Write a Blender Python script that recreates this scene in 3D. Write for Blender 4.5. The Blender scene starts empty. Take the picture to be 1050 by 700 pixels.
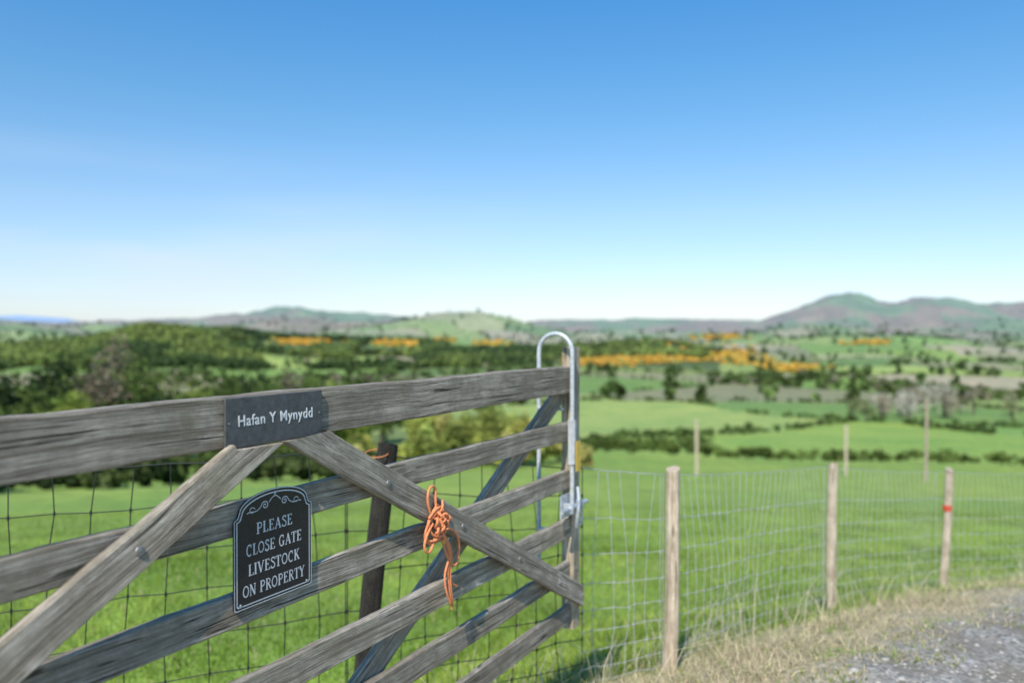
import bpy, math, random
import numpy as np
from mathutils import Vector, Matrix
random.seed(3); rng=np.random.default_rng(7)
sc=bpy.context.scene
F=817.0; CX=525.0; HY=341.0

# ------------------------------------------------------------------ helpers
def smooth(a,b,x):
    t=np.clip((x-a)/(b-a),0,1); return t*t*(3-2*t)
def vnoise(x,y,seed=0):
    ix=np.floor(x); iy=np.floor(y); fx=x-ix; fy=y-iy
    fx=fx*fx*(3-2*fx); fy=fy*fy*(3-2*fy)
    def h(a,b):
        s=np.sin(a*127.1+b*311.7+seed*74.7)*43758.5453
        return s-np.floor(s)
    return (h(ix,iy)*(1-fx)+h(ix+1,iy)*fx)*(1-fy)+(h(ix,iy+1)*(1-fx)+h(ix+1,iy+1)*fx)*fy
def fbm(x,y,seed=0,o=4):
    t=0;a=.5
    for i in range(o):
        t=t+a*vnoise(x,y,seed+i); x=x*2.03;y=y*2.03;a*=.5
    return t
def link(o,parent=None):
    sc.collection.objects.link(o)
    if parent: o.parent=parent
    return o
def empty(name,parent=None,mat=None):
    o=bpy.data.objects.new(name,None); o.empty_display_size=.1
    link(o,parent)
    if mat is not None: o.matrix_local=mat
    return o
def arrmesh(name,V,Fc,mat,col=None,smoothf=False,parent=None,extra=None):
    V=np.asarray(V,dtype=np.float32); Fc=np.asarray(Fc,dtype=np.int32)
    me=bpy.data.meshes.new(name)
    me.vertices.add(len(V)); me.vertices.foreach_set('co',V.ravel())
    m,k=Fc.shape
    me.loops.add(m*k); me.loops.foreach_set('vertex_index',Fc.ravel())
    me.polygons.add(m); me.polygons.foreach_set('loop_start',np.arange(m,dtype=np.int32)*k)
    me.update(calc_edges=True)
    if col is not None:
        c=np.ones((len(V),4),dtype=np.float32); c[:,:3]=col
        a=me.attributes.new('Col','FLOAT_COLOR','POINT'); a.data.foreach_set('color',c.ravel())
    if extra:
        for kx,v in extra.items():
            a=me.attributes.new(kx,'FLOAT','POINT'); a.data.foreach_set('value',np.asarray(v,dtype=np.float32))
    if smoothf: me.polygons.foreach_set('use_smooth',np.ones(m,dtype=bool))
    me.materials.append(mat)
    o=bpy.data.objects.new(name,me); link(o,parent)
    return o

# ------------------------------------------------------------------ materials
class NT:
    def __init__(s,name):
        s.m=bpy.data.materials.new(name); s.m.use_nodes=True
        s.t=s.m.node_tree; s.t.nodes.clear()
        s.out=s.n('ShaderNodeOutputMaterial')
    def n(s,typ):
        return s.t.nodes.new(typ)
    def l(s,a,b): s.t.links.new(a,b)
    def noise(s,vec,scale,detail=4,rough=.55):
        nd=s.n('ShaderNodeTexNoise'); nd.inputs['Scale'].default_value=scale
        nd.inputs['Detail'].default_value=detail; nd.inputs['Roughness'].default_value=rough
        if vec: s.l(vec,nd.inputs['Vector'])
        return nd.outputs['Fac']
    def ramp(s,fac,stops):
        nd=s.n('ShaderNodeValToRGB'); s.l(fac,nd.inputs[0]); e=nd.color_ramp.elements
        while len(e)<len(stops): e.new(.5)
        for i,(p,c) in enumerate(stops):
            e[i].position=p; e[i].color=(c,c,c,1) if not isinstance(c,tuple) else (*c,1)
        return nd.outputs[0]
    def mix(s,fac,a,b,mode='MIX'):
        nd=s.n('ShaderNodeMix'); nd.data_type='RGBA'; nd.blend_type=mode
        for i,v in ((0,fac),(6,a),(7,b)):
            if isinstance(v,(int,float)): nd.inputs[i].default_value=v
            elif isinstance(v,tuple): nd.inputs[i].default_value=(*v,1)
            else: s.l(v,nd.inputs[i])
        return nd.outputs[2]
    def math(s,op,a,b=0.0,clamp=False):
        nd=s.n('ShaderNodeMath'); nd.operation=op; nd.use_clamp=clamp
        for i,v in ((0,a),(1,b)):
            if isinstance(v,(int,float)): nd.inputs[i].default_value=v
            else: s.l(v,nd.inputs[i])
        return nd.outputs[0]
    def mapping(s,vec,scale,loc=None):
        nd=s.n('ShaderNodeMapping'); s.l(vec,nd.inputs['Vector']); nd.inputs['Scale'].default_value=scale
        return nd.outputs[0]
    def pbsdf(s,base,rough=.8,metal=0,bump=None,bstr=.3,bdist=.01):
        p=s.n('ShaderNodeBsdfPrincipled')
        if isinstance(base,tuple): p.inputs['Base Color'].default_value=(*base,1)
        else: s.l(base,p.inputs['Base Color'])
        if isinstance(rough,(int,float)): p.inputs['Roughness'].default_value=rough
        else: s.l(rough,p.inputs['Roughness'])
        p.inputs['Metallic'].default_value=metal
        if bump is not None:
            b=s.n('ShaderNodeBump'); b.inputs['Strength'].default_value=bstr; b.inputs['Distance'].default_value=bdist
            s.l(bump,b.inputs['Height']); s.l(b.outputs[0],p.inputs['Normal'])
        s.l(p.outputs[0],s.out.inputs[0]); return p

def wood_mat(name,dark,mid,light,algae=.3,bs=.8):
    t=NT(name); tc=t.n('ShaderNodeTexCoord'); oi=t.n('ShaderNodeObjectInfo')
    add=t.n('ShaderNodeVectorMath'); add.operation='ADD'
    sc_=t.n('ShaderNodeVectorMath'); sc_.operation='SCALE'; sc_.inputs[0].default_value=(7.3,3.1,5.7); t.l(oi.outputs['Random'],sc_.inputs['Scale'])
    t.l(tc.outputs['Object'],add.inputs[0]); t.l(sc_.outputs[0],add.inputs[1]); v=add.outputs[0]
    wn=t.n('ShaderNodeTexNoise'); wn.inputs['Scale'].default_value=2.4; wn.inputs['Detail'].default_value=2; t.l(v,wn.inputs['Vector'])
    ws=t.n('ShaderNodeVectorMath'); ws.operation='SCALE'; t.l(wn.outputs['Color'],ws.inputs[0]); ws.inputs['Scale'].default_value=.025
    wa=t.n('ShaderNodeVectorMath'); wa.operation='ADD'; t.l(v,wa.inputs[0]); t.l(ws.outputs[0],wa.inputs[1]); v2=wa.outputs[0]
    g1=t.noise(t.mapping(v2,(.9,42,42)),1.8,7,.68)
    g2=t.noise(t.mapping(v2,(4.5,210,210)),1.6,4,.75)
    crk=t.noise(t.mapping(v2,(1.3,80,80)),1.5,3,.5)
    blot=t.noise(v,8.0,8,.72)
    fine=t.noise(v,240,3,.6)
    c=t.ramp(g1,[(.32,dark),(.46,mid),(.64,light)])
    c2=t.ramp(g2,[(.34,.30),(.5,1.0),(.68,1.35)])
    c=t.mix(.85,c,c2,'MULTIPLY')
    c=t.mix(t.ramp(crk,[(.345,1.0),(.38,0.0)]),c,tuple(x*.22 for x in dark))
    c=t.mix(t.ramp(blot,[(.42,0.0),(.60,.6)]),c,(mid[0]*.48,mid[1]*.46,mid[2]*.41))
    vo=t.n('ShaderNodeTexVoronoi'); vo.inputs['Scale'].default_value=1.0; t.l(t.mapping(v,(2.6,13,13)),vo.inputs['Vector'])
    kn=t.ramp(vo.outputs['Distance'],[(.05,1.0),(.13,0.0)])
    c=t.mix(t.math('MULTIPLY',kn,.85),c,tuple(x*.45 for x in dark))
    oi2=t.ramp(oi.outputs['Random'],[(0,.80),(1,1.15)])
    c=t.mix(1.0,c,oi2,'MULTIPLY')
    al=t.ramp(t.noise(v,9,5,.6),[(.50,0.0),(.70,algae)])
    c=t.mix(al,c,(.24,.25,.13))
    c=t.mix(t.ramp(fine,[(.60,0.0),(.75,.45)]),c,(.52,.50,.43))
    h=t.math('ADD',g1,t.math('MULTIPLY',g2,.8)); h=t.math('SUBTRACT',h,t.math('MULTIPLY',kn,.4))
    t.pbsdf(c,.85,0,h,bs,.010)
    return t.m
M_WOOD=wood_mat('weathered_wood',(.14,.108,.078),(.375,.315,.245),(.66,.58,.475))
M_WOODD=wood_mat('dark_post_wood',(.012,.010,.008),(.028,.022,.018),(.065,.050,.038),.05)  # near-black brown tone for the left fence posts
M_WOODP=wood_mat('pale_post_wood',(.30,.22,.14),(.58,.46,.33),(.74,.63,.49),.1,.4)
M_WOODS=wood_mat('stile_wood',(.24,.18,.11),(.48,.38,.27),(.66,.56,.43),.1,.4)

def simple(name,col,rough=.5,metal=0,noise=.15,nscale=40,bump=.1):
    t=NT(name); tc=t.n('ShaderNodeTexCoord')
    f=t.noise(tc.outputs['Object'],nscale,5,.6)
    c=t.mix(t.ramp(f,[(.3,0.0),(.7,1.0)]),tuple(x*(1-noise) for x in col),tuple(min(1,x*(1+noise)) for x in col))
    r=t.ramp(f,[(.3,rough*.8),(.7,min(1,rough*1.2))])
    t.pbsdf(c,r,metal,f,bump,.002); return t.m
M_GALV=simple('galvanised_steel',(.55,.58,.61),.45,.5,.25,60)
M_GALVW=simple('pale_galvanised_tube',(.58,.60,.62),.4,.25,.2,50)
M_BOLT=simple('weathered_bolt',(.33,.31,.29),.5,.7,.4,120)
M_WIRE=simple('netting_wire',(.50,.51,.49),.5,.3,.25,30)
M_WIRED=simple('dark_netting_wire',(.03,.034,.03),.6,.2,.3,30)
M_SLATE=simple('slate_plate',(.085,.086,.085),.55,0,.35,70,.2)
M_BLACK=simple('black_plaque',(.012,.013,.016),.28,0,.2,50,.05)
M_SILVER=simple('sign_silver_print',(.68,.69,.70),.45,0,.08,80,0)
M_WHITE=simple('white_lettering',(.8,.8,.78),.5,0,.05,80,0)
M_ORANGE=simple('orange_twine',(.82,.27,.11),.7,0,.35,220,.6)
M_YELLOW=simple('yellow_tag',(.75,.50,.08),.5,0,.15,50)
M_RED=simple('red_paint_mark',(.62,.08,.03),.6,0,.2,50)

def foliage_mat(name,tr=.35):
    t=NT(name); a=t.n('ShaderNodeAttribute'); a.attribute_name='Col'
    d=t.n('ShaderNodeBsdfDiffuse'); t.l(a.outputs['Color'],d.inputs[0])
    g=t.n('ShaderNodeBsdfTranslucent'); t.l(a.outputs['Color'],g.inputs[0])
    mx=t.n('ShaderNodeMixShader'); mx.inputs[0].default_value=tr
    t.l(d.outputs[0],mx.inputs[1]); t.l(g.outputs[0],mx.inputs[2]); t.l(mx.outputs[0],t.out.inputs[0])
    return t.m
M_LEAF=foliage_mat('foliage'); M_GRASS=foliage_mat('grass_blades',.3)

# ------------------------------------------------------------------ terrain
PR=np.array([0,6,10,20,50,110,135,200,300,600,900,1400,2000,2800,4000,6000,9500.])
PZ=np.array([-1.5,-2.3,-2.9,-4.4,-8.9,-17.2,-21,-28,-35,-44,-45,-38,-24,-12,-5,-5,-5.])
RT=np.array([-1.2,-.7,-.55,-.47,-.38,-.25,0,.2,.27,.4,1.2]); RA=np.array([10,20,42,60,48,33,29,24,8,0,0.])
SKX=np.array([-400,0,60,100,190,240,290,330,400,480,600,700,780,830,850,870,890,915,945,970,1000,1050,1400.])
SKY=np.array([328,329,332,332,328,323,318,317,322,329,329,327,329,315,308,303,308,313,309,312,315,314,330.])
DX,DY=.748,.663
def track_uv(x,y):
    return (x-1.25)*-DY+(y-3.3)*DX, (x-1.25)*DX+(y-3.3)*DY
def H(x,y):
    x=np.asarray(x,dtype=float); y=np.asarray(y,dtype=float)
    d=np.hypot(x,y); r=np.sqrt(y*y+.3*x*x)
    tn=np.clip(np.where(y>.2*d,x/np.maximum(y,.2*d+1e-6),np.sign(x)*1.2),-1.2,1.2)
    zf=np.interp(np.log(r+8),np.log(PR+8),PZ)
    zf=zf-.03*np.clip(-x,0,90)*smooth(10,60,r)
    zf=zf+(fbm(x/60,y/60,5,3)-.45)*smooth(15,120,r)*3
    zf=zf+(fbm(x/420,y/420,9,4)-.45)*smooth(300,1500,r)*64*(1-.5*smooth(4000,6000,r))
    zf=zf+np.interp(tn,RT,RA)*np.exp(-((r-1250)/230)**2)*(.7+.6*fbm(x/150,y/150,3,3))
    rel=fbm(x/650+3.3,y/900,44,4)
    zf=zf+np.maximum(rel-.40,0)*210*np.exp(-((r-3000)/650)**2)*(1-.6*smooth(.25,.5,tn))
    px=CX+F*tn
    tgt=(HY-np.interp(px,SKX,SKY))/F
    rdg=1-np.abs(2*fbm(x/420,y/420,21,4)-1)*1.6
    zf=zf+np.maximum(tgt*4700+3,0)*np.exp(-((r-4700)/850)**2)*(.62+.42*rdg+.25*fbm(x/140,y/140,25,3))
    zf=zf+np.interp(tn,[-1.2,-.62,-.56,-.50,-.42,-.2,0,.3],[190,178,150,60,20,10,10,0])*np.exp(-((r-8300)/700)**2)
    u,v=track_uv(x,y)
    zn=-1.45-.05*np.clip(v,-4,9)*1.0-.3*np.clip(u,0,3)-.035*np.clip(v-1,0,6)*smooth(.3,1.3,u)
    zn=zn+.03*np.exp(-((u-.4)/.3)**2)+(fbm(x*1.3,y*1.3,2,3)-.45)*.07
    w=smooth(3.5,13,d)
    return zn*(1-w)+zf*w
def ground_at(px,py,y0=12.):
    ys=np.exp(np.linspace(math.log(y0),math.log(9000),3000))
    xs=ys*(px-CX)/F; zr=ys*(HY-py)/F; h=H(xs,ys)
    i=np.argmax(h>=zr)
    return np.array([xs[i],ys[i],h[i]])

seeds=[]
for i in range(-22,23):
    for j in range(-22,23):
        a=math.radians(23); sx=180
        X=(i+random.uniform(-.38,.38))*sx; Y=(j+random.uniform(-.38,.38))*sx
        xx=X*math.cos(a)-Y*math.sin(a); yy=X*math.sin(a)+Y*math.cos(a)+1300
        if yy>60 and abs(xx)<.95*yy+150 and yy<4300: seeds.append((xx,yy))
seeds=np.array(seeds)
pal=np.array([(.25,.37,.055),(.17,.28,.055),(.31,.40,.09),(.25,.32,.08),(.21,.34,.06),(.34,.36,.15),(.15,.23,.06),(.42,.37,.22),(.35,.32,.17),(.26,.26,.12)])
scol=pal[rng.integers(0,len(pal),len(seeds))]*rng.uniform(.82,1.12,(len(seeds),1))
nearf=seeds[:,1]<500; scol[nearf]=pal[rng.integers(0,5,nearf.sum())]
def cells(P):
    idx=np.zeros(len(P),int); gap=np.zeros(len(P))
    wx=(fbm(P[:,0]/130,P[:,1]/130,81,2)-.4)*70; wy=(fbm(P[:,0]/130,P[:,1]/130,85,2)-.4)*70
    P=P+np.stack([wx,wy],1)
    for s in range(0,len(P),15000):
        q=P[s:s+15000]
        D=(q[:,0:1]-seeds[None,:,0])**2+(q[:,1:2]-seeds[None,:,1])**2
        k=np.argpartition(D,1,axis=1)[:,:2]
        dd=np.sqrt(np.take_along_axis(D,k,1)); o=np.argsort(dd,axis=1)
        k=np.take_along_axis(k,o,1); dd=np.take_along_axis(dd,o,1)
        idx[s:s+15000]=k[:,0]; gap[s:s+15000]=dd[:,1]-dd[:,0]
    return idx,gap
def forest_mask(x,y):
    r=np.sqrt(y*y+.3*x*x); tn=x/np.maximum(y,1)
    patch=smooth(.28,.34,fbm(x/170,y/110,33,3)+.14*smooth(-.28,-.40,tn))
    return (smooth(850,930,r+120*(fbm(x/80,y/80,31,2)-.4)))*(1-smooth(1310,1380,r))*(tn<.27+.06*(fbm(x/90,y/90,8,2)-.4))*patch

NR=430
rad=np.concatenate([[.02],np.exp(np.linspace(math.log(.08),math.log(9600),NR-1))])
af=np.radians(np.linspace(-47,47,620)); ab=np.radians(np.linspace(47,313,110))[1:-1]
ang=np.concatenate([af,ab]); NA=len(ang)
R,A=np.meshgrid(rad,ang,indexing='ij')
X=(R*np.sin(A)).ravel(); Y=(R*np.cos(A)).ravel(); Z=H(X,Y)
V=np.stack([X,Y,Z],1)
i=np.arange(NR-1)[:,None]; j=np.arange(NA)[None,:]; j2=(j+1)%NA
Fc=np.stack([i*NA+j,(i+1)*NA+j,(i+1)*NA+j2,i*NA+j2],-1).reshape(-1,4)[:,::-1]
r_=np.sqrt(Y*Y+.3*X*X)
NEARG=np.array([.235,.34,.045])
col=np.tile(NEARG,(len(X),1))
far=(r_>125)&(Y>0)
idx,gap=cells(np.stack([X[far],Y[far]],1)); col[far]=scol[idx]
nz=fbm(X/260,Y/260,77,5)[:,None]
br_=smooth(.42,.52,nz)
moor=(np.array([.16,.23,.08])*(1-br_)+np.array([.27,.19,.11])*br_)*(.5+1.1*fbm(X/110,Y/110,14,4)[:,None])
w=smooth(2500,3500,r_+1300*(fbm(X/350,Y/350,50,3)-.45))[:,None]; col=col*(1-w)+moor*w
fm=forest_mask(X,Y)[:,None]*(Y[:,None]>0); col=col*(1-fm)+np.array([.08,.12,.03])*fm
hz=(1-np.exp(-np.maximum(r_-900,0)/9000))[:,None]; col=col*(1-hz)+np.array([.27,.40,.47])*hz  # aerial haze painted into the ground colour, growing with distance
hz=smooth(6200,7800,r_)[:,None]; col=col*(1-hz)+np.array([.30,.44,.62])*hz  # bluer haze painted over the farthest ridge
u,v=track_uv(X,Y); uu=np.maximum(u,-4.6-u)
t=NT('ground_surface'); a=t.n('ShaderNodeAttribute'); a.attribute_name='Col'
ua=t.n('ShaderNodeAttribute'); ua.attribute_name='edge'; geo=t.n('ShaderNodeNewGeometry'); P=geo.outputs['Position']
n1=t.noise(P,.7,7,.65); n2=t.noise(P,14,5,.65); n3=t.noise(P,.05,6,.6)
g=t.mix(1.0,a.outputs['Color'],t.ramp(n1,[(.32,.70),(.68,1.25)]),'MULTIPLY')
g=t.mix(1.0,g,t.ramp(n2,[(.3,.70),(.7,1.25)]),'MULTIPLY')
g=t.mix(1.0,g,t.ramp(n3,[(.35,(.74,.85,.82)),(.65,(1.22,1.07,1.15))]),'MULTIPLY')
un=t.math('ADD',ua.outputs['Fac'],t.math('MULTIPLY',t.math('SUBTRACT',t.noise(P,2.2,5,.65),.5),.9))
straw=t.ramp(t.noise(P,35,5,.7),[(.3,(.20,.155,.08)),(.7,(.62,.52,.33))])
sf=t.n('ShaderNodeMapRange'); t.l(un,sf.inputs[0]); sf.inputs[1].default_value=.7; sf.inputs[2].default_value=1.3; sf.inputs[3].default_value=1; sf.inputs[4].default_value=0
c=t.mix(sf.outputs[0],g,straw)
vo=t.n('ShaderNodeTexVoronoi'); vo.inputs['Scale'].default_value=55; t.l(P,vo.inputs['Vector'])
bw=t.n('ShaderNodeRGBToBW'); t.l(vo.outputs['Color'],bw.inputs[0])
grav=t.ramp(bw.outputs[0],[(.2,(.16,.148,.125)),(.5,(.28,.26,.23)),(.85,(.46,.43,.39))])
grav=t.mix(t.ramp(t.noise(P,3.5,5,.6),[(.4,0.0),(.62,.8)]),grav,(.20,.165,.12))
tf=t.n('ShaderNodeMapRange'); t.l(un,tf.inputs[0]); tf.inputs[1].default_value=-.12; tf.inputs[2].default_value=.12; tf.inputs[3].default_value=1; tf.inputs[4].default_value=0
c=t.mix(tf.outputs[0],c,grav)
hh=t.math('ADD',t.math('MULTIPLY',vo.outputs['Distance'],-.5),n2)
t.pbsdf(c,.95,0,hh,.5,.02)
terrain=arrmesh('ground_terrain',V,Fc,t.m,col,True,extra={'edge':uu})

# ------------------------------------------------------------------ foliage builder
def quads_at(C,size,colr,aspect=1.0):
    n=len(C)
    a=rng.normal(size=(n,3)); a/=np.linalg.norm(a,axis=1,keepdims=True)
    b=rng.normal(size=(n,3)); b-=a*np.sum(a*b,1,keepdims=True); b/=np.linalg.norm(b,axis=1,keepdims=True)
    s=(size*rng.uniform(.5,1.3,n))[:,None]
    q=np.stack([C-a*s-b*s*.55*aspect,C+a*s*.3-b*s*.8*aspect,C+a*s*1.1+b*s*.2,C-a*s*.2+b*s*.9*aspect],1)
    return q.reshape(-1,3),np.arange(n*4).reshape(-1,4),np.repeat(colr,4,axis=0)
def foliage(name,B,hgt,radius,colors,nleaf,ls,K=9,trunk=True,low=.15,sparse=1.0):
    B=np.asarray(B,float); n=len(B)
    hgt=np.broadcast_to(hgt,(n,)); radius=np.broadcast_to(radius,(n,)); colors=np.broadcast_to(colors,(n,3))
    d=rng.normal(size=(n,K,3)); d/=np.linalg.norm(d,axis=2,keepdims=True); d*=rng.uniform(.25,.8,(n,K,1))
    crown=hgt*(1-low)
    cl=np.empty((n,K,3)); cl[...,0]=d[...,0]*radius[:,None]; cl[...,1]=d[...,1]*radius[:,None]
    cl[...,2]=hgt[:,None]*low+crown[:,None]*(.5+.5*d[...,2])
    shr=1-.45*np.clip((cl[...,2]/hgt[:,None]-.5)*2,0,1); cl[...,0]*=shr; cl[...,1]*=shr
    cb=rng.uniform(.6,1.4,(n,K))
    k=rng.integers(0,K,(n,nleaf)); ii=np.arange(n)[:,None]
    off=rng.normal(size=(n,nleaf,3)); off/=np.linalg.norm(off,axis=2,keepdims=True); off*=rng.uniform(.4,1,(n,nleaf,1))*sparse
    C=cl[ii,k]+off*np.stack([radius*.42,radius*.42,crown*.22],1)[:,None,:]
    C[...,2]=np.maximum(C[...,2],hgt[:,None]*low*.3)
    C=C+B[:,None,:]
    cc=colors[:,None,:]*(cb[ii,k]*rng.uniform(.75,1.25,(n,nleaf)))[...,None]
    V,Fq,Cq=quads_at(C.reshape(-1,3),np.broadcast_to(np.asarray(ls),(n,))[:,None].repeat(nleaf,1).ravel(),cc.reshape(-1,3))
    if trunk:
        tv=[];tf=[];tc=[]; base=len(V)
        for a in range(n):
            r0=hgt[a]*.03; x,y,z=B[a]
            lx,ly=random.uniform(-.06,.06)*hgt[a],random.uniform(-.06,.06)*hgt[a]
            segs=[((x,y,z-.5),(x+lx,y+ly,z+hgt[a]*.7),r0,r0*.35)]
            for q in range(3):
                f=random.uniform(.25,.5); kk=cl[a,random.randrange(K)]
                segs.append(((x+lx*f/.7,y+ly*f/.7,z+hgt[a]*f),(x+kk[0],y+kk[1],z+kk[2]),r0*.45,r0*.12))
            for p,q,ra,rb in segs:
                o=base+len(tv)
                for (c,rr) in ((p,ra),(q,rb)):
                    for s in range(5):
                        an=s*2*math.pi/5; tv.append((c[0]+rr*math.cos(an),c[1]+rr*math.sin(an),c[2])); tc.append((.13,.11,.09))
                for s in range(5): tf.append((o+s,o+(s+1)%5,o+5+(s+1)%5,o+5+s))
        V=np.vstack([V,np.array(tv)]); Fq=np.vstack([Fq,np.array(tf)]); Cq=np.vstack([Cq,np.array(tc)])
    return arrmesh(name,V,Fq,M_LEAF,Cq)
def on_ground(x,y): return np.stack([x,y,H(x,y)],1)
def haze(c,r):  # paints distance haze into the leaf colours
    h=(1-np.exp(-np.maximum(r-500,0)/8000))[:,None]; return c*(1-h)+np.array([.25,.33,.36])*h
# gorse in flower
L=[];Cg=[];hg=[]; GC=[]
for px,py,w,hgt,n in [(405,352,30,2.2,130),(312,351,26,2.0,100),(660,370,54,2.6,240),(745,363,26,2.6,120),(815,378,28,2.6,150),(770,371,28,2.8,80),(625,373,26,1.8,60),(505,352,18,1.5,50),(735,346,24,2.2,60),(590,372,18,1.8,50),(700,356,60,5,30),(890,352,22,1.5,40),(455,349,16,1.4,40)]:
    for q in range(n):
        g0=ground_at(px+random.gauss(0,w*.5),py+random.gauss(0,hgt*.7),200); L.append(g0); hg.append(2.2+g0[1]*.0021)
        Cg.append(random.choice([(.82,.52,.09),(.80,.54,.13),(.78,.46,.08),(.45,.42,.12)]))
hg=np.array(hg); Lg=np.array(L); foliage('gorse_patch',Lg,hg,hg*1.3,np.array(Cg),40,hg*.32,5,False,.05)
GP=Lg[::4,:2]
def clear_of_gorse(xx,yy):
    out=np.ones(len(xx),bool)
    for s in range(0,len(xx),4000):
        dx=xx[s:s+4000,None]-GP[None,:,0]; dy=GP[None,:,1]-yy[s:s+4000,None]
        hit=(np.abs(dx)<16)&(dy>-15)&(dy<110)
        out[s:s+4000]=~hit.any(1)
    return out
# woodland on the ridge
n=36000; yy=rng.uniform(740,1420,n); xx=rng.uniform(-.85,.4,n)*yy
k=(forest_mask(xx,yy)>.5); xx,yy=xx[k],yy[k]; k=clear_of_gorse(xx,yy); xx,yy=xx[k][:9500],yy[k][:9500]
tone=smooth(.33,.58,fbm(xx/80,yy/80,61,3))[:,None]
c=np.array([.085,.135,.038])*(1-tone)+np.array([.27,.33,.08])*tone; c=c*rng.uniform(.6,1.4,(len(xx),1))
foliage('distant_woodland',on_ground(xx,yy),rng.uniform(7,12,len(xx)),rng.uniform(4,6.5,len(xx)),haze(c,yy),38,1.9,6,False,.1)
# hedgerows
n=280000; yy=np.exp(rng.uniform(math.log(190),math.log(3600),n)); xx=rng.uniform(-.8,.8,n)*yy
_,gap=cells(np.stack([xx,yy],1))
k=(gap<1.7+.0018*yy)&(forest_mask(xx,yy)<.5)&(rng.uniform(size=n)<np.clip(yy/900,.24,1))&(fbm(xx/50,yy/50,97,2)>.20)
xx,yy=xx[k],yy[k]; print('hedge',len(xx))
c=np.array([.115,.165,.05])*rng.uniform(.55,1.6,(len(xx),1))
tall=rng.uniform(size=len(xx))<.15*smooth(300,650,yy)
hh_=np.where(tall,rng.uniform(5,10,len(xx)),rng.uniform(1.3,2.9,len(xx)))*(1+yy/4000)
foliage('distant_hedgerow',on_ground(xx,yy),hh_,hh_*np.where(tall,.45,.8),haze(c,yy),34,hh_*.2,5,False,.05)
n=5600; yy=np.exp(rng.uniform(math.log(480),math.log(3300),n)); xx=rng.uniform(-.75,.75,n)*yy
k=(fbm(xx/(60+yy*.06),yy/(60+yy*.06),91,3)>.57)&clear_of_gorse(xx,yy); xx,yy=xx[k],yy[k]; print('copse',len(xx))
c=np.where(rng.uniform(size=(len(xx),1))<.2,np.array([.28,.25,.16]),np.array([.12,.17,.05]))*rng.uniform(.6,1.5,(len(xx),1))
foliage('distant_copse',on_ground(xx,yy),rng.uniform(5,9,len(xx)),rng.uniform(3.5,6,len(xx)),haze(c,yy),60,1.4,7,False,.1)
# bottom hedge of the near field
xs=np.linspace(-105,110,190); ys=118+6*np.sin(xs/23)+rng.normal(0,1.3,len(xs)); ys=np.where(xs<-10,ys-.22*(-xs-10),ys)
k=rng.uniform(size=len(xs))<.93; xs,ys=xs[k],ys[k]
hb=rng.uniform(.9,2.4,len(xs))*np.where((xs>8)&(xs<30),1.8,1)
foliage('field_hedge',on_ground(xs,ys),hb,hb*.95,np.array([.14,.19,.05])*rng.uniform(.5,1.5,(len(xs),1)),170,.22,8,False,.05)
L=[];Ht=[];C=[]
def addt(px,top,d,c,j=0):
    x=d*(px-CX)/F; z=float(H(x,d)); h=max(2.5,(HY-top)/F*d-z); L.append((x,d,z)); Ht.append(h); C.append(c)
dk=(.045,.07,.028); md=(.11,.155,.042); br=(.24,.20,.13); lg=(.27,.33,.07)
for px,top,d,c in [(-60,372,130,dk),(-20,362,135,dk),(8,380,120,dk),(30,398,115,md),(50,349,150,dk),(66,353,155,dk),(85,360,150,md),(104,368,140,br),(122,343,170,br),(136,368,165,md),(130,380,150,md),
    (150,378,140,md),(168,388,135,dk),(190,388,140,lg),(212,374,150,md),(232,376,160,md),(255,377,170,dk),(275,385,150,md),(295,380,175,br),(318,388,170,md),(340,388,180,lg),(362,395,170,md),
    (40,420,105,lg),(0,415,104,md),(90,415,110,md),(70,402,112,lg),(140,405,112,md),(-100,380,120,dk),(-140,370,125,dk)]:
    addt(px,top,d,c)
for q in range(54):
    px=random.uniform(-120,385); addt(px,random.uniform(396,430)-(.03*(380-px)),random.uniform(108,200),random.choice([dk,md,md,lg,lg,(.19,.25,.06)]))
for q in range(24):
    px=random.uniform(150,430); addt(px,random.uniform(384,402),random.uniform(215,270),random.choice([dk,md,md,(.15,.21,.055)]))
Ht=np.array(Ht); C=np.array(C)
foliage('tree_line',L,Ht,np.minimum(Ht*.42,6.5),C,1300,.38,22,True,.12)
L=[];Ht=[];C=[]
for q in range(44):
    px=random.uniform(345,600); d=random.uniform(74,108)
    top=np.interp(px,[340,400,440,470,520,560,600],[450,428,408,410,412,428,446])+random.choice([0,6,14,22,30])+random.uniform(0,6)
    addt(px,top,d,random.choice([(.48,.46,.12),(.40,.43,.10),(.50,.46,.16),(.30,.34,.09)]))
foliage('willow_thicket',L,Ht,np.array(Ht)*random.uniform(.42,.46),np.array(C),1100,.24,18,True,.06)
L=[];Ht=[];C=[]
for q in range(36):
    px=random.uniform(-150,345); d=random.uniform(62,86); addt(px,random.uniform(462,486)-(345-px)*.03,d,random.choice([dk,md,(.11,.14,.05)]))
foliage('shrub_bank',L,Ht,np.array(Ht)*.62,np.array(C),800,.26,14,True,.04)
L=[];Ht=[];C=[]
for q in range(32):
    px=random.choice([random.uniform(872,1010),random.uniform(1025,1100),random.uniform(885,950)])
    g0=ground_at(px,426+random.uniform(-5,7),60); d=g0[1]; addt(px,np.interp(px,[870,925,960,1000,1050],[408,396,385,396,398])+random.uniform(-3,12),d,random.choice([(.50,.44,.35),(.58,.52,.43),(.42,.35,.26),(.24,.27,.12)]))
foliage('bare_tree_group',L,Ht,np.array(Ht)*.45,np.array(C),260,.45,12,True,.08)

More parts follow.
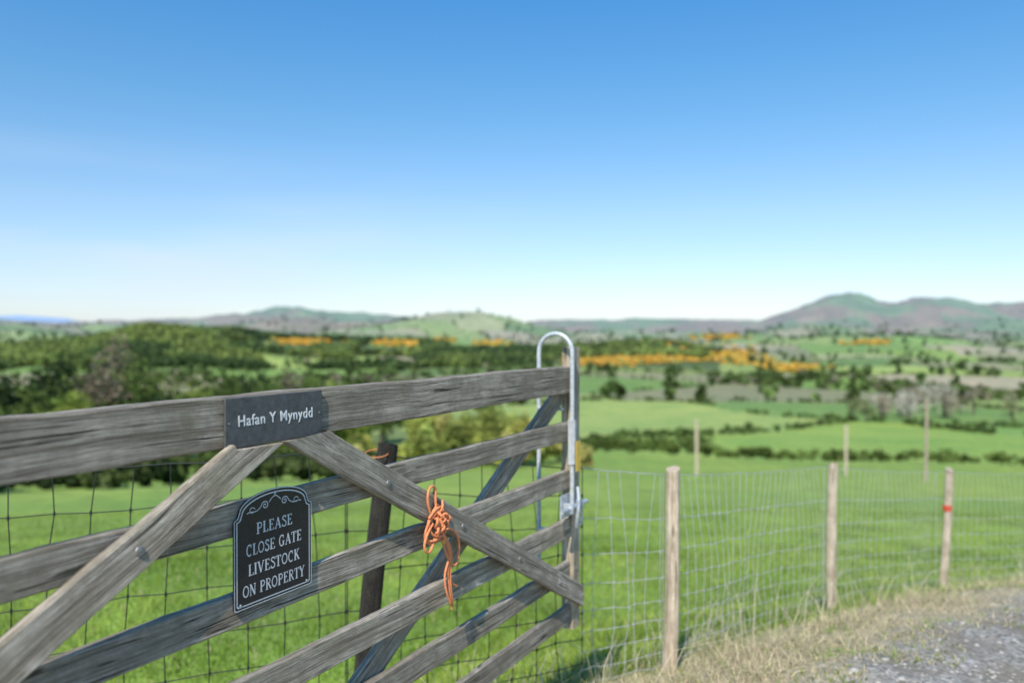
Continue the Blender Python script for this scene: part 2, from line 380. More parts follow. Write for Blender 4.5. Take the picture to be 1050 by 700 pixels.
# ------------------------------------------------------------------ grass
def blades(name,P,h,wd,colr,lean=.5):
    n=len(P); a=rng.uniform(0,2*math.pi,n); b=rng.uniform(0,2*math.pi,n)
    side=np.stack([np.cos(a),np.sin(a),0*a],1)*wd[:,None]
    ln=np.stack([np.cos(b),np.sin(b),0*b],1)*(h*rng.uniform(.1,1,n)*lean)[:,None]
    up=np.zeros((n,3)); up[:,2]=h
    p1=P+ln*.3+up*.55; p2=P+ln+up*rng.uniform(.75,1,n)[:,None]
    q=np.stack([P-side,P+side,p1+side*.8,p1-side*.8,p2+side*.15,p2-side*.15],1).reshape(-1,3)
    b0=np.arange(n)*6; f=np.concatenate([np.stack([b0,b0+1,b0+2,b0+3],1),np.stack([b0+3,b0+2,b0+4,b0+5],1)])
    c=np.repeat(colr,6,axis=0); return arrmesh(name,q,f,M_GRASS,c)
def scatter(n,dmin,dmax,t0,t1):
    y=dmin*(dmax/dmin)**rng.uniform(0,1,n); x=rng.uniform(t0,t1,n)*y; return x,y
x,y=scatter(220000,2.3,30,-.78,.78); u,v=track_uv(x,y); k=(u>.75+.5*fbm(x*1.5,y*1.5,3,2))&(rng.uniform(size=len(x))<1-.8*smooth(12,30,y)); x,y=x[k],y[k]
g=smooth(.25,.65,fbm(x*.9,y*.9,41,3))[:,None]; c=(np.array([.17,.26,.035])*(1-g)+np.array([.37,.47,.09])*g)*rng.uniform(.7,1.25,(len(x),1))
dry=rng.uniform(size=len(x))<.07; c[dry]=np.array([.50,.44,.24])
tf_=fbm(x*1.6,y*1.6,43,2)
blades('meadow_grass',on_ground(x,y)-np.array([0,0,.01]),rng.uniform(.03,.09,len(x))*(.5+1.2*tf_),rng.uniform(.0018,.004,len(x))*(1+y*.08),c,.9)
x,y=scatter(270000,1.6,13,-.7,.85); u,v=track_uv(x,y)
k=(u>-.10+.8*(fbm(x*2.3,y*2.3,13,3)-.4))&(u<1.35+.7*(fbm(x*1.1,y*1.1,17,2)-.4))&(rng.uniform(size=len(x))<.1+1.3*(fbm(x*2.2,y*2.2,19,3)-.1)); x,y=x[k],y[k]
u,v=track_uv(x,y)
c=np.array([.74,.62,.40])*rng.uniform(.4,1.15,(len(x),1)); gr=rng.uniform(size=len(x))<.08+.35*smooth(.6,1.4,u)+.55*smooth(.5,.6,fbm(x*1.7,y*1.7,29,3)); c[gr]=np.array([.25,.36,.07])*rng.uniform(.6,1.3,(gr.sum(),1))
tuft=fbm(x*2.6,y*2.6,71,2)
blades('verge_dry_grass',on_ground(x,y)-np.array([0,0,.01]),rng.uniform(.03,.10,len(x))*(.2+2.0*tuft)*(.35+.65*smooth(0,.6,u)),rng.uniform(.0012,.003,len(x)),c,1.9)
x,y=scatter(800,3.3,9,-.1,.8); u,v=track_uv(x,y); k=(u>.5)&(u<1.5); x,y=x[k],y[k]
blades('dry_grass_stalks',on_ground(x,y),rng.uniform(.15,.42,len(x)),np.full(len(x),.0024),np.array([.70,.62,.42])*rng.uniform(.7,1.1,(len(x),1)),1.1)
x,y=scatter(50000,1.6,10,0,.9); u,v=track_uv(x,y); k=(u<.1)&(u>-1.4)&(fbm(x*3,y*3,23,3)>.50+.06*np.clip(-u,0,2)); x,y=x[k],y[k]
c=np.where(rng.uniform(size=(len(x),1))<.5,np.array([.24,.32,.07]),np.array([.55,.46,.29]))
blades('track_weeds',on_ground(x,y),rng.uniform(.008,.03,len(x)),rng.uniform(.0015,.004,len(x)),c,1.4)
# gravel
ico=np.array([(0,0,1),(.9,0,.4),(.28,.85,.4),(-.72,.53,.4),(-.72,-.53,.4),(.28,-.85,.4),(.72,.53,-.3),(-.28,.85,-.3),(-.9,0,-.3),(-.28,-.85,-.3),(.72,-.53,-.3)])
it=np.array([(0,1,2),(0,2,3),(0,3,4),(0,4,5),(0,5,1),(1,6,2),(2,7,3),(3,8,4),(4,9,5),(5,10,1),(2,6,7),(3,7,8),(4,8,9),(5,9,10),(1,10,6)])
x,y=scatter(30000,1.2,11,-.3,.95); u,v=track_uv(x,y); k=(u<.12+.5*(fbm(x*3,y*3,4,2)-.5))&(rng.uniform(size=len(x))<.2+1.3*smooth(.4,.6,fbm(x*2,y*2,55,3))); x,y=x[k],y[k]; n=len(x)
s=np.clip(rng.lognormal(math.log(.0065),.6,n),.003,.034)
Vg=ico[None]*rng.uniform(.7,1.2,(n,11,3))*s[:,None,None]*np.array([1.2,1,.6]); an=rng.uniform(0,6.28,n)
ca,sa=np.cos(an)[:,None],np.sin(an)[:,None]; Vx=Vg[...,0]*ca-Vg[...,1]*sa; Vy=Vg[...,0]*sa+Vg[...,1]*ca
Vg=np.stack([Vx,Vy,Vg[...,2]],-1)+on_ground(x,y)[:,None,:]
Fg=(it[None]+(np.arange(n)*11)[:,None,None]).reshape(-1,3)
cg=np.repeat(np.array([.35,.32,.28])*rng.uniform(.4,1.45,(n,1)),11,axis=0)
tg=NT('gravel_stone'); ag=tg.n('ShaderNodeAttribute'); ag.attribute_name='Col'; tg.pbsdf(ag.outputs['Color'],.85)
arrmesh('track_gravel',Vg.reshape(-1,3),Fg,tg.m,cg)

# ------------------------------------------------------------------ boards
import bmesh
def board(name,p0,p1,width,thick,y0,mat,parent,cut0=None,cut1=None,step=.05,jit=.0015):
    dx,dz=p1[0]-p0[0],p1[1]-p0[1]; Ln=math.hypot(dx,dz); a=math.atan2(dz,dx)
    n=max(3,int(Ln/step)); ch=.004; w=width/2; h=thick/2
    prof=[(-w+ch,-h),(w-ch,-h),(w,-h+ch),(w,h-ch),(w-ch,h),(-w+ch,h),(-w,h-ch),(-w,-h+ch)]
    vs=[];fs=[]; sd=random.uniform(0,100)
    for i in range(n+1):
        f=i/n; x=f*Ln
        for (q,r) in prof:
            xx=x
            if i==0 and cut0: xx+= (-q/math.tan(a) if cut0=='h' else q*math.tan(a))
            if i==n and cut1: xx+= (-q/math.tan(a) if cut1=='h' else q*math.tan(a))
            jw=jit*math.sin(x*5.1+sd)+jit*.6*math.sin(x*17+sd*2)+random.gauss(0,jit*.35)
            vs.append((xx,-(r+random.gauss(0,jit*.15)),q+jw*(1 if q>0 else .7)))
    for i in range(n):
        for k in range(8):
            fs.append((i*8+k,i*8+(k+1)%8,(i+1)*8+(k+1)%8,(i+1)*8+k))
    fs.append(tuple(range(7,-1,-1))); fs.append(tuple(n*8+k for k in range(8)))
    me=bpy.data.meshes.new(name); me.from_pydata(vs,[],fs); me.update()
    bm=bmesh.new(); bm.from_mesh(me); bmesh.ops.recalc_face_normals(bm,faces=bm.faces); bm.to_mesh(me); bm.free()
    me.materials.append(mat)
    o=bpy.data.objects.new(name,me); link(o,parent)
    o.matrix_local=Matrix.Translation((p0[0],y0+h,p0[1]))@Matrix.Rotation(-a,4,'Y')
    return o
G=Vector((.474,.8805,0)).normalized()
gate=empty('wooden_field_gate'); Xa=-G; Ya=Vector((0,0,1)).cross(Xa)
gate.matrix_local=Matrix(((Xa.x,Ya.x,0,.29),(Xa.y,Ya.y,0,3.55),(0,0,1,0),(0,0,0,1)))
LEN=3.62
board('top_rail',(.076,-.204),(LEN-.08,-.204),.116,.052,-.040,M_WOOD,gate)
for i,(a,b) in enumerate([(.39,.47),(.60,.68),(.81,.895),(1.0,1.08),(1.19,1.27)]):
    board('rail_%d'%(i+2),(.07,-(a+b)/2),(LEN-.075,-(a+b)/2),b-a,.025,-.025,M_WOOD,gate)
board('far_stile',(.0375,-1.30),(.0375,-.062),.075,.056,-.042,M_WOODS,gate)
board('hinge_stile',(LEN-.035,-1.30),(LEN-.035,-.04),.09,.06,-.044,M_WOOD,gate)
board('front_brace_far',(1.745,-.265),(.012,-1.165),.085,.024,.0135,M_WOOD,gate,'h','v')
board('front_brace_near',(1.925,-.265),(LEN-.02,-1.165),.085,.024,.0135,M_WOOD,gate,'h','v')
board('rear_brace_far',(.10,-.265),(1.78,-1.185),.085,.024,-.0505,M_WOOD,gate,'h','h')
board('rear_brace_near',(LEN-.10,-.265),(1.90,-1.185),.085,.024,-.0505,M_WOOD,gate,'h','h')
def dome(name,loc,r,parent,mat=M_BOLT,h=.4):
    me=bpy.data.meshes.new(name); bm=bmesh.new(); bmesh.ops.create_uvsphere(bm,u_segments=14,v_segments=8,radius=r)
    bmesh.ops.scale(bm,vec=(1,h,1),verts=bm.verts); bm.to_mesh(me); bm.free(); me.materials.append(mat)
    for p in me.polygons: p.use_smooth=True
    o=bpy.data.objects.new(name,me); link(o,parent); o.location=loc; return o
sl=(1.165-.265)/(1.745-.012)
bi=0
for rz in (.43,.64,.85,1.04,1.16):
    t1=1.745-(rz-.265)/sl; dome('bolt_%d'%bi,(t1,.038,-rz),.010,gate); bi+=1
    t2=1.925+(rz-.265)/((1.165-.265)/(LEN-1.945)); dome('bolt_%d'%bi,(t2,.038,-rz),.010,gate); bi+=1
for zz in (.2,.43,.64,.85,1.04,1.23): dome('stile_bolt_%d'%bi,(.04,.0145,-zz),.008,gate); bi+=1

# ------------------------------------------------------------------ name plate and plaque
def signmat(t,y,z):
    return Matrix(((-1,0,0,t),(0,0,1,y),(0,1,0,z),(0,0,0,1)))
def poly_plate(name,pts,depth,mat,parent,z0=0,bev=.001):
    me=bpy.data.meshes.new(name); bm=bmesh.new()
    vs=[bm.verts.new((x,y,z0)) for x,y in pts]; f=bm.faces.new(vs)
    r=bmesh.ops.extrude_face_region(bm,geom=[f]); nv=[g for g in r['geom'] if isinstance(g,bmesh.types.BMVert)]
    bmesh.ops.translate(bm,vec=(0,0,depth),verts=nv); bmesh.ops.recalc_face_normals(bm,faces=bm.faces)
    bm.to_mesh(me); bm.free(); me.materials.append(mat); o=bpy.data.objects.new(name,me); link(o,parent)
    if bev:
        b=o.modifiers.new('b','BEVEL'); b.width=bev; b.segments=2; b.limit_method='ANGLE'
    return o
def ring(name,pts,k0,k1,c,z,mat,parent):
    a=[((x-c[0])*k0+c[0],(y-c[1])*k0+c[1],z) for x,y in pts]; b=[((x-c[0])*k1+c[0],(y-c[1])*k1+c[1],z) for x,y in pts]
    n=len(a); return arrmesh(name,a+b,[(i,(i+1)%n,n+(i+1)%n,n+i) for i in range(n)],mat,parent=parent)
npl=empty('name_plate'); npl.parent=gate; npl.matrix_local=signmat(1.842,.0135,-.205)
poly_plate('plate',[(-.158,-.057),(.158,-.057),(.158,.057),(-.158,.057)],.006,M_SLATE,npl,0,.0015)
def text(name,body,size,loc,mat,parent,sx=1,extr=.0004,off=0):
    cu=bpy.data.curves.new(name,'FONT'); cu.body=body; cu.size=size; cu.align_x='CENTER'; cu.align_y='CENTER'; cu.extrude=extr; cu.offset=off; cu.space_character=1.12
    cu.materials.append(mat); o=bpy.data.objects.new(name,cu); link(o,parent); o.location=loc; o.scale=(sx,1,1); return o
text('lettering','Hafan Y Mynydd',.036,(0,.002,.0066),M_WHITE,npl,.92,.0004,.0003)
for q,(a,b) in enumerate([(-.148,.0),(.148,.0)]):
    d_=dome('screw_%d'%q,(a,b,.0065),.003,npl,M_BOLT,1); d_.scale=(1,1,.4)

pq=empty('warning_plaque'); pq.parent=gate; pq.matrix_local=signmat(1.838,.0015,-.642)
w,h1,h2=.127,.222,.266
pts=[(-w,.004),(-w+.004,0),(w-.004,0),(w,.004),(w,h1-.012)]
for i in range(1,6):
    a=math.radians(-90-90*i/5.0); pts.append((w+.0+.014*math.cos(a)*1.0,h1+.002+.014*math.sin(a)))
for i in range(0,21):
    a=math.pi*i/20; pts.append(((w-.016)*math.cos(a),h1+.004+(h2-h1-.004)*math.sin(a)))
for i in range(0,5):
    a=math.radians(0-90*i/5.0); pts.append((-w+.014*math.cos(a),h1+.002+.014*math.sin(a)))
pts.append((-w,h1-.012))
poly_plate('plaque_plate',pts,.005,M_BLACK,pq,0,.001)
cc=(0,.125)
ring('rim',pts,1.0,.985,cc,.0052,M_SILVER,pq)
ring('border_line',pts,.945,.925,cc,.0053,M_SILVER,pq)
def arc(cx,cy,rx,ry,a0,a1,n=12): return [(cx+rx*math.cos(math.radians(a0+(a1-a0)*i/n)),cy+ry*math.sin(math.radians(a0+(a1-a0)*i/n))) for i in range(n+1)]
T,S,Z_=.16,.08,.06
def ser(x,y,hw=.17): return ([(x-hw,y),(x+hw,y)],Z_)
GL={
'P':(.72,[([(.2,0),(.2,1)],T),([(.2,.97)]+arc(.38,.73,.26,.24,90,-90)+[(.2,.49)],.09),ser(.2,.02),([(.04,.98),(.3,.98)],Z_)]),
'L':(.68,[([(.2,0),(.2,1)],T),([(.04,.03),(.6,.03)],Z_),([(.6,0),(.63,.24)],S),ser(.2,.98)]),
'E':(.72,[([(.2,0),(.2,1)],T),([(.04,.03),(.62,.03)],Z_),([(.04,.97),(.6,.97)],Z_),([(.2,.52),(.47,.52)],Z_),([(.62,0),(.65,.22)],S),([(.6,1),(.6,.8)],S),([(.47,.42),(.47,.62)],S)]),
'A':(.84,[([(.12,0),(.42,1)],S),([(.4,1),(.7,0)],T),([(.2,.34),(.6,.34)],Z_),ser(.12,.02,.12),ser(.7,.02,.14)]),
'S':(.64,[(arc(.33,.75,.22,.22,25,180,8)+arc(.33,.27,.24,.25,110,-160,14)[2:],.11),([(.53,.98),(.53,.76)],S),([(.09,.02),(.09,.26)],S)]),
'C':(.78,[(arc(.42,.5,.32,.48,48,312,20),.11),([(.64,.98),(.64,.7)],S)]),
'O':(.84,[(arc(.42,.5,.33,.46,0,360,26),.11)]),
'G':(.86,[(arc(.42,.5,.32,.48,48,300,20),.11),([(.66,.98),(.66,.7)],S),([(.66,.04),(.66,.42)],T),ser(.66,.42,.15)]),
'T':(.74,[([(.36,0),(.36,1)],T),([(.04,.97),(.68,.97)],Z_),([(.05,1),(.04,.76)],S),([(.67,1),(.68,.76)],S),ser(.36,.02)]),
'I':(.42,[([(.2,0),(.2,1)],T),ser(.2,.02),ser(.2,.98)]),
'V':(.82,[([(.12,1),(.42,0)],T),([(.42,0),(.7,1)],S),ser(.12,.98,.14),ser(.7,.98,.11)]),
'K':(.84,[([(.2,0),(.2,1)],T),([(.26,.42),(.62,.97)],S),([(.36,.56),(.7,0)],T),ser(.2,.02),ser(.2,.98),ser(.7,.02,.12),ser(.62,.98,.12)]),
'N':(.86,[([(.16,0),(.16,1)],S),([(.14,1),(.7,0)],T),([(.7,0),(.7,1)],S),ser(.16,.02,.12),ser(.7,.98,.12),([(.02,.98),(.2,.98)],Z_)]),
'R':(.8,[([(.2,0),(.2,1)],T),([(.2,.97)]+arc(.38,.75,.24,.22,90,-90)+[(.2,.53)],.09),([(.38,.52),(.72,0)],.13),ser(.2,.02),([(.04,.98),(.3,.98)],Z_),ser(.74,.02,.08)]),
'Y':(.78,[([(.1,1),(.38,.45)],T),([(.66,1),(.38,.45)],S),([(.38,.47),(.38,0)],T),ser(.38,.02),ser(.1,.98,.13),ser(.66,.98,.11)]),
' ':(.42,[])}
SV=[];SF=[];cnt=0
def stroke(pl,w,ox,oy,s):
    global cnt
    z=.0054+(cnt%12)*4e-5; cnt+=1; b=len(SV); n=len(pl)
    for i,(x,y) in enumerate(pl):
        p=pl[max(0,i-1)]; q=pl[min(n-1,i+1)]; dx,dy=q[0]-p[0],q[1]-p[1]; L_=math.hypot(dx,dy) or 1
        nx,ny=-dy/L_*w/2,dx/L_*w/2
        SV.append((ox+(x+nx)*s[0],oy+(y+ny)*s[1],z)); SV.append((ox+(x-nx)*s[0],oy+(y-ny)*s[1],z))
    for i in range(n-1): SF.append((b+2*i,b+2*i+1,b+2*i+3,b+2*i+2))
for line,yc,sx_ in [('PLEASE',.180,.0262),('CLOSE GATE',.1335,.0240),('LIVESTOCK',.087,.0250),('ON PROPERTY',.040,.0240)]:
    s=(sx_,.0265); wd=sum(GL[c][0]+.04 for c in line)*s[0]
    if wd>.205: s=(s[0]*.205/wd,s[1]); wd=.205
    ox=-wd/2
    for ch in line:
        wg,st_=GL[ch]
        for pl,w_ in st_: stroke(pl,w_,ox,yc-.0132,s)
        ox+=(wg+.04)*s[0]
for sg in (-1,1):
    sp=[(sg*(.032+.0125*(1-i/26)*math.cos(i*.42)),.2305+.0105*(1-i/26)*math.sin(i*.42)) for i in range(24)]
    stroke(sp,.0022,0,0,(1,1))
    stroke([(sg*(.044+.045*i/10),.2305-.014*(i/10)-.004*math.sin(i*.5)) for i in range(11)],.002,0,0,(1,1))
    stroke([(sg*(.019-.019*i/8),.236+.012*math.sin(i/8*1.57)) for i in range(9)],.002,0,0,(1,1))
    stroke(arc(sg*.072,.226,.008,.006,0,290,12),.0016,0,0,(1,1))
arrmesh('lettering',SV,SF,M_SILVER,parent=pq)
for q,(a,b) in enumerate([(-.112,.014),(.112,.014),(0,.255)]):
    d_=dome('plaque_screw_%d'%q,(a*.97,b-.002,.0056),.0032,pq,M_GALV,1); d_.scale=(1,1,.4)

# ------------------------------------------------------------------ tubes / rope
def tube(name,pts,r,mat,parent,smoothc=True,res=4):
    cu=bpy.data.curves.new(name,'CURVE'); cu.dimensions='3D'; cu.bevel_depth=r; cu.bevel_resolution=res; cu.use_fill_caps=True
    sp=cu.splines.new('NURBS' if smoothc else 'POLY'); sp.points.add(len(pts)-1)
    for p,q in zip(sp.points,pts): p.co=(*q,1)
    if smoothc: sp.use_endpoint_u=True; sp.order_u=3; sp.resolution_u=6
    sp.use_smooth=True
    cu.materials.append(mat); o=bpy.data.objects.new(name,cu); link(o,parent); return o
def box(name,c,s,mat,parent,bev=.002):
    me=bpy.data.meshes.new(name); bm=bmesh.new(); bmesh.ops.create_cube(bm,size=1); bmesh.ops.scale(bm,vec=s,verts=bm.verts)
    bmesh.ops.bevel(bm,geom=bm.edges[:],offset=bev,segments=2,affect='EDGES'); bm.to_mesh(me); bm.free(); me.materials.append(mat)
    o=bpy.data.objects.new(name,me); link(o,parent); o.location=c; return o
lat=empty('gate_latch',gate)
yf,yb=.034,-.125; rr=(yf-yb)/2; ym=(yf+yb)/2; ztop=-.004
hp=[(.13,yb,-1.04),(.13,yb,-.5),(.13,yb,ztop-rr-.02)]+[(.13,ym+rr*math.cos(math.radians(a)),ztop-rr+rr*math.sin(math.radians(a))) for a in range(180,-1,-12)]+[(.13,yf,ztop-rr-.02),(.13,yf,-.4),(.13,yf,-.78)]
tube('hoop_handle',hp,.0095,M_GALVW,lat,False,6)
box('sleeve',(.13,.034,-.47),(.030,.030,.20),M_GALVW,lat,.006)
box('tag',(.115,.056,-.53),(.045,.003,.13),M_YELLOW,lat,.001)
box('latch_plate',(.15,.016,-.74),(.12,.006,.10),M_GALV,lat)
tube('bolt_bar',[(.26,.045,-.745),(.0,.045,-.745)],.010,M_GALV,lat,False)
box('bolt_keep',(.18,.04,-.745),(.02,.045,.045),M_GALV,lat,.004)
box('bolt_keep_2',(.08,.04,-.745),(.02,.045,.045),M_GALV,lat,.004)
tube('lever',[(.13,.06,-.66),(.145,.075,-.72),(.16,.07,-.79),(.14,.06,-.83)],.008,M_GALV,lat)
tube('spring_ring',[(.1+.028*math.cos(a*.5),.055,-.80+.028*math.sin(a*.5)) for a in range(14)],.005,M_GALVW,lat)
box('guide_top',(.13,-.07,-.33),(.03,.12,.012),M_GALV,lat)
box('guide_low',(.13,-.07,-.86),(.03,.12,.012),M_GALV,lat)

rope=empty('orange_baler_twine',gate)
tb,zb=1.20,-.59
def wob(pts,a=.004): return [(p[0]+random.gauss(0,a),p[1]+random.gauss(0,a*.5),p[2]+random.gauss(0,a)) for p in pts]
def loopz(c,rx,rz,tilt,n=14,y=.045):
    o=[]
    for i in range(n+1):
        a=2*math.pi*i/n; x=rx*math.cos(a); z=rz*math.sin(a); o.append((c[0]+x*math.cos(tilt)-z*math.sin(tilt),y+.008*math.sin(a*2),c[1]+x*math.sin(tilt)+z*math.cos(tilt)))
    return o
R_=.0040
for q,(dt,dz,rx,rz,ti) in enumerate([(0,-.005,.044,.060,.3),(.006,-.008,.036,.054,.6),(-.01,.002,.050,.042,.5),(-.02,.02,.018,.040,.1)]):
    tube('wrap_%d'%q,wob(loopz((tb+dt,zb+dz),rx,rz,ti,14,.046+.003*q),.003),R_,M_ORANGE,rope)
for q in range(6):
    c0=(tb+random.uniform(-.025,.02),zb+random.uniform(-.02,.025))
    tube('knot_%d'%q,wob(loopz(c0,random.uniform(.012,.024),random.uniform(.010,.020),random.uniform(0,3),10,.058+random.uniform(0,.012)),.003),R_*1.1,M_ORANGE,rope)
tube('upper_loop',wob([(tb+.02,.05,zb+.02),(tb+.055,.05,zb+.07),(tb+.045,.052,zb+.12),(tb-.0,.05,zb+.115),(tb+.01,.05,zb+.06),(tb,.055,zb+.01)],.002),R_,M_ORANGE,rope)
for q,(x1,z1) in enumerate([(-.11,-.295),(-.085,-.28),(-.13,-.24),(-.10,-.305)]):
    p=[(tb,.055,zb-.01),(tb-.04+random.uniform(-.01,.01),.06,zb-.05),(tb-.085+random.uniform(-.015,.015),.05,zb-.12),(tb-.06+random.uniform(-.02,.02),.045,zb-.18),(tb+x1*.8,.042,zb-.23),(tb+x1,.042,zb+z1)]
    tube('tail_%d'%q,wob(p,.004),R_*.95,M_ORANGE,rope)
tube('hanging_loop',wob([(tb-.03,.05,zb-.02),(tb-.09,.052,zb-.03),(tb-.135,.05,zb-.09),(tb-.11,.05,zb-.17),(tb-.07,.05,zb-.13),(tb-.03,.05,zb-.06)],.003),R_,M_ORANGE,rope)
tube('left_loop',wob([(tb+.02,.05,zb),(tb+.06,.052,zb-.03),(tb+.065,.05,zb-.08),(tb+.03,.05,zb-.085),(tb-.0,.05,zb-.04)],.003),R_,M_ORANGE,rope)

def round_post(name,x,y,top,r,mat,lean=(0,0),parent=None,seg=18,bury=.35,taper=.93,flat=False):
    zb=float(H(x,y))-bury; Ln=top-zb; n=16; vs=[];fs=[]; sd=random.uniform(0,50)
    for i in range(n+1):
        f=i/n
        for k in range(seg):
            a=2*math.pi*k/seg; rr=r*(1-(1-taper)*f)*(1+.05*math.sin(3*a+sd)+.03*math.sin(5*a+sd*2+f*3)+random.gauss(0,.008))
            zz=f*Ln+(.012*math.cos(a+sd) if i==n else 0)
            vs.append((zz,rr*math.cos(a)+.006*math.sin(f*5+sd),rr*math.sin(a)))
    for i in range(n):
        for k in range(seg): fs.append((i*seg+k,i*seg+(k+1)%seg,(i+1)*seg+(k+1)%seg,(i+1)*seg+k))
    vs.append((Ln+.002,0,0)); 
    for k in range(seg): fs.append((n*seg+k,n*seg+(k+1)%seg,len(vs)-1))
    me=bpy.data.meshes.new(name); me.from_pydata(vs,[],fs)
    bm=bmesh.new(); bm.from_mesh(me); bmesh.ops.recalc_face_normals(bm,faces=bm.faces); bm.to_mesh(me); bm.free()
    me.materials.append(mat); o=bpy.data.objects.new(name,me); link(o,parent)
    zax=Vector((lean[0],lean[1],1)).normalized(); ya=Vector((0,1,0)); xa=ya.cross(zax).normalized(); ya=zax.cross(xa)
    o.matrix_local=Matrix(((zax.x,xa.x,ya.x,x),(zax.y,xa.y,ya.y,y),(zax.z,xa.z,ya.z,zb),(0,0,0,1)))
    return o
gx,gy=.29-.474*3.74,3.55-.8805*3.74
round_post('gate_post',gx,gy,-.05,.09,M_WOOD)

# ------------------------------------------------------------------ fence
fence=empty('wire_netting_fence')
posts=[(-2.55,2.75,-.47,M_WOODD,.05),(-.68,3.3,-.46,M_WOODD,.046),(.36,3.79,-.615,None,0),(.79,4.0,-.685,M_WOODP,.037),(2.345,5.85,-.96,M_WOODP,.037),(3.84,7.1,-1.215,M_WOODP,.035),(5.75,8.1,-1.40,M_WOODP,.038)]
leans=[(.02,0),(.095,.02),(0,0),(.018,0),(.012,0),(.045,0),(0,0)]
for i,(x,y,tp,m,r) in enumerate(posts):
    if m: round_post('post_%d'%(i+1),x,y,tp,r,m,leans[i],fence)
def band(name,x,y,z,r,h,mat,parent):
    n=18; vs=[(x+r*math.cos(2*math.pi*k/n),y+r*math.sin(2*math.pi*k/n),z+s*h/2+ .008*math.sin(k*2.1)) for s in (-1,1) for k in range(n)]
    return arrmesh(name,vs,[(k,(k+1)%n,n+(k+1)%n,n+k) for k in range(n)],mat,smoothf=True,parent=parent)
band('paint_mark',3.84+.045*1.07,7.1,-1.56,.0385,.05,M_RED,fence)
WV=[];WF=[]
def wire(p,q,r):
    p=np.array(p,float);q=np.array(q,float); d=q-p; L_=np.linalg.norm(d)
    if L_<1e-6: return
    d/=L_; a=np.cross(d,(.3,.5,.81)); a/=np.linalg.norm(a); b=np.cross(d,a); o=len(WV)
    for c in (p,q):
        for s in range(5):
            an=s*2*math.pi/5; WV.append(c+r*(a*math.cos(an)+b*math.sin(an)))
    for s in range(5): WF.append((o+s,o+(s+1)%5,o+5+(s+1)%5,o+5+s))
def netting(name,i0,i1,mat,rw,dv,hs,sagk=.02,off=-.05,wobb=.004):
    global WV,WF
    WV=[];WF=[]
    for i in range(i0,i1):
        a=posts[i];b=posts[i+1]; L_=math.hypot(b[0]-a[0],b[1]-a[1]); n=max(2,int(round(L_/dv)))
        nx,ny=-(b[1]-a[1])/L_,(b[0]-a[0])/L_
        grid=[]
        for k in range(n+1):
            f=k/n; x=a[0]+(b[0]-a[0])*f-nx*off; y=a[1]+(b[1]-a[1])*f-ny*off
            top=a[2]+(b[2]-a[2])*f-.035-sagk*math.sin(math.pi*f)*L_; g=float(H(x,y))+.03
            sway=.03*math.sin(f*9+i*2)
            row=[]
            for h in hs:
                e=0 if k in (0,n) else 1
                row.append((x+(random.gauss(0,wobb)+sway*math.sin(h*4))*e,y+random.gauss(0,wobb)*e,g+(top-g)*h+random.gauss(0,wobb)*.8*e))
            grid.append(row)
        for k in range(n+1):
            for h in range(len(hs)):
                if h<len(hs)-1: wire(grid[k][h],grid[k][h+1],rw)
                if k<n: wire(grid[k][h],grid[k+1][h],rw*(1.25 if h in(0,len(hs)-1) else 1))
                if 0<h<len(hs)-1:
                    p=np.array(grid[k][h]); wire(p-(0,0,.008),p+(0,0,.008),rw*2)
    return arrmesh(name,WV,WF,mat,parent=fence)
netting('dark_netting',0,2,M_WIRED,.0024,.135,[0,.10,.21,.33,.46,.60,.73,.87,1],.012)
netting('stock_netting',2,6,M_WIRE,.0018,.085,[0,.07,.15,.24,.34,.46,.60,.77,1],.006)
tw=empty('post_twine',fence)
px_,py_=-.68+.095*1.25,3.3
tube('turn',[(px_+.050*math.cos(a*.5),py_+.050*math.sin(a*.5),-.50+.01*math.sin(a*.5)) for a in range(14)],.0022,M_ORANGE,tw)

for q,(px,top,bot,d) in enumerate([(715,430,476,60),(868,436,468,78),(950,410,478,52)]):
    x=d*(px-CX)/F; tp=(HY-top)/F*d
    round_post('wooden_pole',x,d,tp,(.13,.16,.115)[q],M_WOODP,(0.01*(q-1),0),None,10,.6)

# ------------------------------------------------------------------ world, sun, camera
el=math.radians(48); sd_=Vector((-.28,-.96,0)).normalized()
W=bpy.data.worlds.new('World'); sc.world=W; W.use_nodes=True; nt=W.node_tree; nt.nodes.clear()
out=nt.nodes.new('ShaderNodeOutputWorld'); bg=nt.nodes.new('ShaderNodeBackground'); bg.inputs[1].default_value=.15
sk=nt.nodes.new('ShaderNodeTexSky'); sk.sky_type='NISHITA'; sk.sun_disc=False; sk.sun_elevation=el; sk.sun_rotation=math.atan2(sd_.x,sd_.y)%(2*math.pi)
sk.altitude=200; sk.air_density=1.0; sk.dust_density=.5; sk.ozone_density=2.5
tc=nt.nodes.new('ShaderNodeTexCoord'); mp=nt.nodes.new('ShaderNodeMapping'); mp.inputs['Scale'].default_value=(1.2,1.2,7); mp.inputs['Rotation'].default_value=(0,.12,0)
nz=nt.nodes.new('ShaderNodeTexNoise'); nz.inputs['Scale'].default_value=1.7; nz.inputs['Detail'].default_value=7; nz.inputs['Roughness'].default_value=.5
rp=nt.nodes.new('ShaderNodeValToRGB'); rp.color_ramp.elements[0].position=.42; rp.color_ramp.elements[0].color=(0,0,0,1); rp.color_ramp.elements[1].position=.72; rp.color_ramp.elements[1].color=(.8,.8,.8,1)
sep=nt.nodes.new('ShaderNodeSeparateXYZ')
mr=nt.nodes.new('ShaderNodeMapRange'); mr.inputs[1].default_value=.22; mr.inputs[2].default_value=.10
mr2=nt.nodes.new('ShaderNodeMapRange'); mr2.inputs[1].default_value=.1; mr2.inputs[2].default_value=-.5
m1=nt.nodes.new('ShaderNodeMath'); m1.operation='MULTIPLY'; m2=nt.nodes.new('ShaderNodeMath'); m2.operation='MULTIPLY'
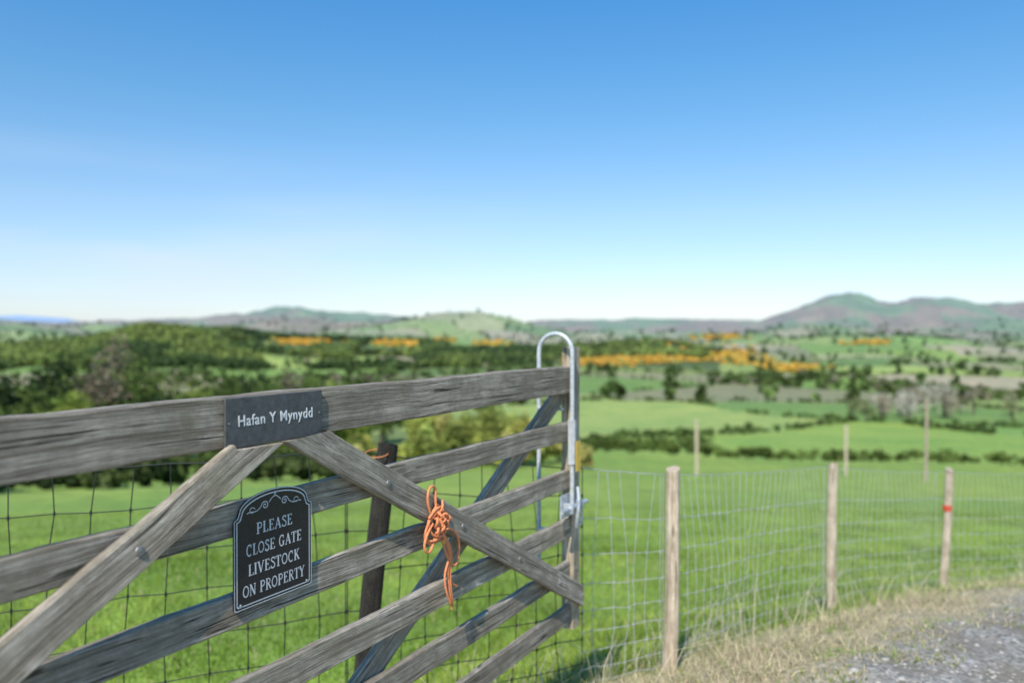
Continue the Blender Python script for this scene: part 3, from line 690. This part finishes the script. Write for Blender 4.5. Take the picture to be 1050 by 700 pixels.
mx=nt.nodes.new('ShaderNodeMix'); mx.data_type='RGBA'; mx.inputs[7].default_value=(5.1,5.7,6.2,1)
gr=nt.nodes.new('ShaderNodeValToRGB'); e=gr.color_ramp.elements; e[0].position=0; e[0].color=(.50,.53,.64,1); e[1].position=1; e[1].color=(.21,.54,.72,1)
q=e.new(.15); q.color=(.49,.515,.60,1)
q=e.new(.35); q.color=(.47,.53,.58,1)
q=e.new(.65); q.color=(.33,.54,.62,1)
dm=nt.nodes.new('ShaderNodeMapRange'); dm.inputs[1].default_value=0; dm.inputs[2].default_value=.42
ml=nt.nodes.new('ShaderNodeMix'); ml.data_type='RGBA'; ml.blend_type='MULTIPLY'; ml.inputs[0].default_value=1
sc2=nt.nodes.new('ShaderNodeVectorMath'); sc2.operation='SCALE'; sc2.inputs['Scale'].default_value=1.8
lk=nt.links.new
lk(tc.outputs['Generated'],mp.inputs[0]); lk(mp.outputs[0],nz.inputs[0]); lk(nz.outputs['Fac'],rp.inputs[0]); lk(tc.outputs['Generated'],sep.inputs[0])
lk(sep.outputs[2],mr.inputs[0]); lk(sep.outputs[0],mr2.inputs[0]); lk(mr.outputs[0],m1.inputs[0]); lk(mr2.outputs[0],m1.inputs[1]); lk(m1.outputs[0],m2.inputs[0]); lk(rp.outputs[0],m2.inputs[1])
lk(sep.outputs[2],dm.inputs[0]); lk(dm.outputs[0],gr.inputs[0]); lk(sk.outputs[0],ml.inputs[6]); lk(gr.outputs[0],ml.inputs[7]); lk(ml.outputs[2],sc2.inputs[0])
lk(m2.outputs[0],mx.inputs[0]); lk(sc2.outputs[0],mx.inputs[6]); lk(mx.outputs[2],bg.inputs[0]); lk(bg.outputs[0],out.inputs[0])
ld=bpy.data.lights.new('sun','SUN'); ld.energy=5.0; ld.angle=math.radians(.5); ld.color=(1,.94,.84)
so=bpy.data.objects.new('sun',ld); link(so); dirv=Vector((sd_.x*math.cos(el),sd_.y*math.cos(el),math.sin(el))); so.rotation_euler=dirv.to_track_quat('Z','Y').to_euler()
cam=bpy.data.cameras.new('camera'); co=bpy.data.objects.new('camera',cam); link(co)
cam.lens=F*36/1050; cam.sensor_width=36; cam.clip_start=.02; cam.clip_end=30000
co.location=(0,0,0); co.rotation_euler=(math.radians(90)-math.atan(9/F),0,0)
cam.dof.use_dof=True; cam.dof.focus_distance=2.15; cam.dof.aperture_fstop=1.7
sc.camera=co
sc.view_settings.view_transform='Standard'; sc.view_settings.look='None'; sc.view_settings.exposure=0
